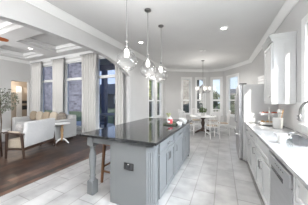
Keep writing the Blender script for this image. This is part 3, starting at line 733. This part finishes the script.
# ------------------------------------------------------------------ living room
def curtain(name, x0, x1, z0, z1, label, folds):
    t = thing(name, label, 'curtain', ((x0+x1)/2, 4.36, 0), 0, 'long cream curtains by the tall windows')
    n = folds*10; m = 14; hw = (x1-x0)/2; b = MB(); F = []
    for side in (0, .006):
        G = []
        for j in range(m+1):
            z = z0+(z1-z0)*j/m; f = j/m; row = []
            for i in range(n+1):
                u = i/n; ph = 2*PI*folds*u
                x = (-hw+2*hw*u)*(1.0 - .06*math.sin(PI*f)); y = (.045-.012*f)*math.sin(ph+.5*math.sin(3*f+u*4)) + .012*math.sin(2*ph+f)
                row.append(b.bm.verts.new((x, y+side, z)))
            G.append(row)
        F.append(G)
    for G in F:
        for j in range(m):
            for i in range(n): b.face([G[j][i], G[j][i+1], G[j+1][i+1], G[j+1][i]])
    A, B = F
    for j in range(m):
        for i in (0, n): b.face([A[j][i], A[j+1][i], B[j+1][i], B[j][i]])
    for i in range(n):
        for j in (0, m): b.face([A[j][i], A[j][i+1], B[j][i+1], B[j][i]])
    b.done('drape', 'curtain', t, smooth=True)
    b = MB(); b.tube([(-hw-.04, .003, z1+.02), (hw+.04, .003, z1+.02)], .013, 8); b.ball((-hw-.05, .003, z1+.02), .022, n=10); b.ball((hw+.05, .003, z1+.02), .022, n=10); b.done('rod', 'nickel', t)
    return t
curtain('curtain', -8.54, -7.78, .02, 3.20, 'cream curtain left of the leftmost living room window', 5)
curtain('curtain', -6.98, -6.20, .02, 3.20, 'cream curtain between the leftmost and middle tall windows', 6)
curtain('curtain', -5.16, -4.34, .02, 3.20, 'cream curtain between the middle and right tall windows', 6)
curtain('curtain', -3.50, -3.12, .02, 3.20, 'narrow cream curtain against the arch pier at the right window', 3)

def armchair(label):
    t = thing('armchair', label, 'armchair', (0, 0, 0), 0, 'cream armchairs with wooden frames')   # faces -X, back at +X; width along Y
    hw = .52
    b = MB(); b.pad((.02, 0, .575), .055, hw-.03, .315, Matrix.Rotation(.10, 4, 'Y')); b.done('backrest', 'upholstery', t, smooth='auto')
    b = MB(); b.pad((-.24, 0, .34), .21, hw-.05, .11); b.done('seat_cushion', 'beige', t, smooth=True)
    b = MB(); b.box(-.43, .02, -hw+.03, hw-.03, .20, .235); b.box(-.005, .045, -hw, hw, .20, .255); b.done('seat_rail', 'walnut', t)
    for s in (-1, 1):
        b = MB(); b.bar((-.43, s*hw, .002), (-.40, s*hw, .61), .035, .048); b.done('front_leg', 'walnut', t, bevel=.004)
        b = MB(); b.bar((.05, s*hw, .002), (-.02, s*hw, .58), .035, .048); b.done('rear_leg', 'walnut', t, bevel=.004)
        b = MB(); b.prism([(-.47, .612), (-.39, .622), (.02, .582), (.05, .60), (.02, .615), (-.39, .655), (-.47, .645)], s*hw-.035, s*hw+.035, 'Y'); b.done('armrest', 'walnut', t, bevel=.006)
        b = MB(); b.cushion((-.21, s*hw, .65), .16, .03, .018, Matrix.Rotation(.06, 4, 'Y')); b.done('arm_pad', 'beige', t, smooth=True)
        b = MB(); b.bar((-.42, s*hw, .22), (.015, s*hw, .24), .03); b.done('side_rail', 'walnut', t)
    return t
AX, AY, AR = -4.60, 2.55, math.radians(20)
ac = armchair('cream armchair with dark wood frame, back turned to the kitchen, beside the side table'); ac.location = (AX, AY, 0); ac.rotation_euler = (0, 0, AR)
dup(ac, (-5.08, 1.42, 0), math.radians(8), 'cream armchair at the left edge of view, only its back corner showing')
def pillow(loc, rx, rz, s, m, label, grp=None):
    b = MB(); b.cushion((0, 0, 0), s, .07, s*.92, p=3.5); o = b.done('pillow', m, smooth=True); o.location = loc; o.rotation_euler = (rx, 0, rz); tag(o, label, 'pillow', grp); return o
pillow((-4.92, 2.26, .62), -.3, AR+PI/2+.9, .19, 'pillow_grey', 'grey patterned pillow on the wooden framed armchair')
pillow((-5.36, 1.58, .63), -.3, PI/2+.4, .19, 'pillow_blue', 'blue pillow on the armchair at the left edge')

# sofa under the windows
t = thing('sofa', 'pale grey sofa standing under the tall living room windows', 'sofa', (-6.45, 3.72, 0))
b = MB(); b.pad((0, -.02, .25), 1.32, .40, .16); b.done('base', 'sofa_grey', t, smooth=True)
b = MB(); b.pad((0, .36, .50), 1.30, .08, .36); b.done('backrest', 'sofa_grey', t, smooth=True)
for s in (-1, 1):
    b = MB(); b.pad((s*1.26, -.02, .40), .10, .42, .33); b.done('arm', 'sofa_grey', t, smooth=True)
for k in (-1, 0, 1):
    b = MB(); b.pad((k*.77, -.10, .46), .375, .30, .085); b.done('seat_cushion', 'sofa_grey', t, smooth=True)
for sx in (-1, 1):
    for sy in (-.32, .30):
        b = MB(); b.bar((sx*1.2, sy, .002), (sx*1.2, sy, .13), .04, .055); b.done('foot', 'walnut', t)
PL = [(-7.43, 'tan', 'tan pillow farthest left on the pale grey sofa'), (-6.99, 'beige', 'beige pillow second from the left on the sofa'), (-6.53, 'tan', 'tan pillow in the middle of the pale grey sofa'),
      (-6.07, 'beige', 'beige pillow second from the right on the sofa'), (-5.60, 'taupe', 'dark striped pillow at the right arm of the sofa')]
for x, m, lb in PL: pillow((x, 3.87, .765), -.14, 0, .21, m, lb, 'pillows on the sofa')

# side table
t = thing('side_table', 'small white topped side table on a turned wooden pedestal', 'table', (-4.85, 3.36, 0))
b = MB(); b.lathe([(0, .635), (.22, .635), (.24, .645), (.24, .66), (0, .66)], n=32); b.done('tabletop', 'white', t, smooth='auto')
b = MB(); b.lathe([(.05, .12), (.055, .17), (.03, .21), (.045, .27), (.028, .33), (.05, .42), (.05, .46), (.028, .52), (.04, .58), (.10, .634), (0, .634)], n=20); b.done('pedestal', 'oak', t, smooth='auto')
for k in range(3):
    a = 2*PI*k/3+.3; ca, sa = math.cos(a), math.sin(a); b = MB(); b.tube([(.03*ca, .03*sa, .16), (.12*ca, .12*sa, .12), (.22*ca, .22*sa, .03), (.245*ca, .245*sa, .018)], [.032, .028, .02, .016], 8); b.done('foot', 'white', t, smooth=True)

# olive tree
t = thing('olive_tree', 'grey green potted olive tree by the left living room wall', 'plant', (-6.95, 2.62, 0))
b = MB(); b.lathe([(.14, .002), (.17, .02), (.20, .34), (.21, .36), (.18, .36), (.17, .30), (0, .30)], n=24); b.done('pot', 'porcelain', t, smooth='auto')
b = MB(); b.tube([(0, 0, .29), (.02, .01, .7), (-.02, 0, 1.1), (.0, 0, 1.5)], [.025, .022, .018, .008], 8)
for k in range(9):
    a = k*2.4; z = .95+.07*k; b.tube([(0, 0, z), (.2*math.cos(a), .2*math.sin(a), z+.16), (.36*math.cos(a), .36*math.sin(a), z+.24)], [.010, .007, .004], 6)
b.done('trunk', 'bark', t)
b = MB(); leaves(b, 420, (0, 0, 1.42), (.50, .50, .44), .05, .15); b.done('foliage', 'leaf_grey', t)

# ceiling fan
t = thing('ceiling_fan', 'ceiling fan with reddish wooden blades in the living room', 'fan', (-5.42, 1.50, 3.05))
b = MB(); b.lathe([(.06, .525), (.06, .50), (.014, .47), (.014, .08), (.09, .07), (.11, .03), (.11, -.05), (.06, -.09), (0, -.10)], n=24); b.done('motor', 'nickel', t, smooth='auto')
for k in range(5):
    a = PI/2+2*PI*k/5-.05; b = MB(); M = Matrix.Rotation(a, 4, 'Z') @ Matrix.Rotation(-.35, 4, 'X')
    b.box(.10, .20, -.02, .02, -.008, 0, M); bl = [(.18, -.05), (.60, -.075), (.68, -.055), (.70, 0), (.68, .055), (.60, .075), (.18, .05)]
    A = [b.bm.verts.new(M @ Vector((x, y, .001))) for x, y in bl]; B = [b.bm.verts.new(M @ Vector((x, y, .011))) for x, y in bl]
    for i in range(7): b.face([A[i], A[(i+1) % 7], B[(i+1) % 7], B[i]])
    b.face(A[::-1]); b.face(B); b.done('blade', 'fan_wood', t)

# hall: framed pictures and a white door casing
for z0, z1, lb in ((1.24, 1.39, 'upper dark framed picture on the hall wall beyond the doorway'), (.88, 1.12, 'lower dark framed picture on the hall wall beyond the doorway')):
    t = thing('picture_frame', lb, 'picture', (-10.495, 5.08, z0), 0, 'dark pictures in the hall'); h = z1-z0
    b = MB()
    for r in ((-.20, .20, 0, .025), (-.20, .20, h-.025, h), (-.20, -.175, .025, h-.025), (.175, .20, .025, h-.025)): b.box(.0005, .02, *r)
    b.done('frame', 'black', t)
    b = MB(); b.box(.0005, .010, -.174, .174, .026, h-.026); b.done('picture', 'dark_panel', t)
b = MB(); b.box(-10.498, -10.47, 4.62, 4.86, .003, 2.2); struct(b.done('trim_hall', 'trim'))
lamp('POINT', 'hall_fill', (-9.8, 4.2, 2.5), 14, (1, .9, .78), shadow_soft_size=.15)  # added light to brighten the hall, no fixture

# ------------------------------------------------------------------ outside
b = MB(); b.box(-40, 40, -30, 60, -.35, -.15); struct(b.done('ground', 'grass'))
b = MB(); b.box(-9.2, -3.2, 4.7, 7.6, -.14, -.04); struct(b.done('patio_slab', 'concrete'))
t = thing('patio_cover', 'covered patio roof with dark fascia beyond the right tall window', 'patio roof', (-5.4, 6.0, 0))
b = MB(); b.box(-2.1, 1.5, -1.32, 1.3, 3.52, 3.66); b.done('roof_deck', 'patio_wood', t)
b = MB(); b.box(-2.1, 1.5, 1.05, 1.3, 3.22, 3.519); b.done('beam', 'fascia', t)
for x in (-1.1, 1.0):
    b = MB(); b.box(x-.13, x+.13, 1.05, 1.3, -.04, 3.219); b.done('column', 'navy', t)
t = thing('patio_table', 'dark patio table seen through the right tall window', 'table', (-5.5, 6.1, -.04))
b = MB(); b.lathe([(0, .72), (.6, .72), (.62, .735), (.6, .75), (0, .75)], n=32); b.done('tabletop', 'fascia', t, smooth='auto')
b = MB(); b.lathe([(.3, .002), (.3, .03), (.05, .06), (.05, .71), (0, .71)], n=20); b.done('pedestal', 'fascia', t, smooth='auto')
def patio_chair(label):
    t = thing('patio_chair', label, 'chair', (0, 0, -.04), 0, 'dark chairs at the patio table')
    b = MB(); b.box(-.25, .25, -.25, .25, .40, .45); b.done('seat', 'navy', t)
    b = MB(); b.box(-.25, .25, -.27, -.23, .46, .92); b.done('backrest', 'fascia', t)
    for sx in (-1, 1):
        for sy in (-1, 1): q = MB(); q.bar((sx*.23, sy*.23, .002), (sx*.23, sy*.23, .40), .04); q.done('leg', 'fascia', t)
        q = MB(); q.bar((sx*.27, -.25, .64), (sx*.27, .25, .64), .04); q.bar((sx*.27, .22, .41), (sx*.27, .22, .64), .035); q.done('armrest', 'fascia', t)
    return t
pc = patio_chair('dark patio chair facing the table from the house side'); pc.location = (-5.2, 5.35, -.04)
dup(pc, (-6.35, 6.2, -.04), -PI/2, 'dark patio chair at the left of the patio table'); dup(pc, (-4.65, 6.3, -.04), PI/2, 'dark patio chair at the right of the patio table')

def house(name, label, x0, x1, y0, y1, h, rh, wallm, gable='Y', wins=(), roofm='roof', over=.4):
    t = thing(name, label, 'house', ((x0+x1)/2, (y0+y1)/2, -.15)); hx, hy = (x1-x0)/2, (y1-y0)/2
    b = MB()
    if gable == 'Y': b.prism([(-hx, 0), (hx, 0), (hx, h), (0, h+rh), (-hx, h)], -hy, hy, 'Y')
    else: b.prism([(-hy, 0), (hy, 0), (hy, h), (0, h+rh), (-hy, h)], -hx, hx, 'X')
    b.done('walls', wallm, t)
    b = MB(); H = hx if gable == 'Y' else hy; D = (hy if gable == 'Y' else hx)+over; th = .18; s = rh/H
    for sg in (-1, 1):
        b.prism([(sg*(H+over), h-over*s+.02), (sg*(H+over), h-over*s+.02+th), (0, h+rh+.02+th), (0, h+rh+.02)], -D, D, gable)
    b.done('roof', roofm, t)
    for (wx, wz, ww, wh) in wins:
        b = MB()
        for r in ((wx-ww/2-.1, wx+ww/2+.1, wz-.1, wz), (wx-ww/2-.1, wx+ww/2+.1, wz+wh, wz+wh+.1), (wx-ww/2-.1, wx-ww/2, wz, wz+wh), (wx+ww/2, wx+ww/2+.1, wz, wz+wh), (wx-ww/2, wx+ww/2, wz+wh/2-.03, wz+wh/2+.03)):
            b.box(r[0], r[1], -hy-.08, -hy-.005, r[2], r[3])
        f = b.done('window_frame', 'trim', t)
        b = MB(); b.box(wx-ww/2, wx+ww/2, -hy-.04, -hy-.01, wz, wz+wh); b.done('pane', 'shutter_glass', f)
    return t
house('brick_house', 'grey brick house wall filling the two left tall windows', -36, -16.7, 15, 17.2, 9.0, 1.6, 'brick_grey', 'X', [(-7.0, 1.0, 1.4, 1.8)])
house('neighbour_house', 'low grey roofed house beyond the patio columns', -27, -15.0, 24, 31, 2.8, 2.2, 'stucco', 'X', [(2.5, 1.0, 1.4, 1.3)])
house('tan_house', 'tan brick gabled house outside the leftmost nook window', -9.5, -3.15, 17.2, 23, 4.6, 2.6, 'brick_tan', 'Y', [(0.0, 1.0, 1.0, 1.5), (0.0, 3.4, 1.0, 1.2)])
house('distant_house', 'distant grey gabled house outside the middle nook windows', -4.6, -.9, 24, 30, 2.3, 1.4, 'stucco', 'Y', [(.8, 1.2, .9, 1.2), (-.9, 1.2, .9, 1.2)])
house('side_house', 'pale two storey house outside the rightmost nook window', 1.0, 6.5, 17, 24, 2.1, .6, 'stucco', 'X', [(-2.3, .4, .5, 1.3), (-1.3, .4, .5, 1.3)])

def tree(label, x, y, h, r, m, n, size, name='tree', hol=.35):
    t = thing(name, label, 'tree', (x, y, -.15))
    b = MB(); b.tube([(0, 0, 0), (.05, 0, h*.3), (0, .05, h*.6), (0, 0, h*.85)], [.10, .08, .05, .02], 8)
    for k in range(6):
        a = k*1.1; z = h*(.35+.07*k); b.tube([(0, 0, z), (r*.4*math.cos(a), r*.4*math.sin(a), z+.15*h), (r*.7*math.cos(a), r*.7*math.sin(a), z+.2*h)], [.04, .025, .012], 6)
    b.done('trunk', 'bark', t)
    b = MB(); leaves(b, n, (0, 0, h*.66), (r, r, h*.36), size, hol); b.done('crown', m, t)
    return t
def bush(label, x, y, h, r, m, n, size):
    t = thing('shrub', label, 'shrub', (x, y, -.15))
    b = MB()
    for k in range(5): b.tube([(0, 0, 0), (.3*r*math.cos(k*1.3), .3*r*math.sin(k*1.3), h*.6)], .02, 5)
    b.done('stems', 'bark', t)
    b = MB(); leaves(b, n, (0, 0, h*.52), (r, r, h*.5), size, .3); b.done('foliage', m, t); return t
tree('yellow green tree outside the left pair of nook windows', -7.3, 15.0, 5.2, 1.15, 'leaf_yellow', 1100, .16)
tree('green tree outside the right one of the left pair of nook windows', -5.1, 12.4, 4.2, .8, 'leaf_green', 1000, .14)
tree('dark leafy tree outside the third nook window', -.95, 15.5, 2.5, .8, 'leaf_dark', 800, .11)
tree('slim dark tree outside the rightmost nook window', .75, 13.2, 2.0, .36, 'leaf_dark', 500, .08)
bush('low dark shrub below the second nook window', -2.0, 12.5, 1.5, .8, 'leaf_dark', 600, .09)
bush('green shrub beneath the third nook window', -.85, 11.8, 1.4, .6, 'leaf_green', 500, .08)
bush('dark shrub beneath the leftmost nook window', -3.1, 10.9, 1.2, .7, 'leaf_dark', 500, .08)
bush('green shrub beneath the rightmost nook window', .45, 11.5, 1.25, .45, 'leaf_dark', 400, .08)
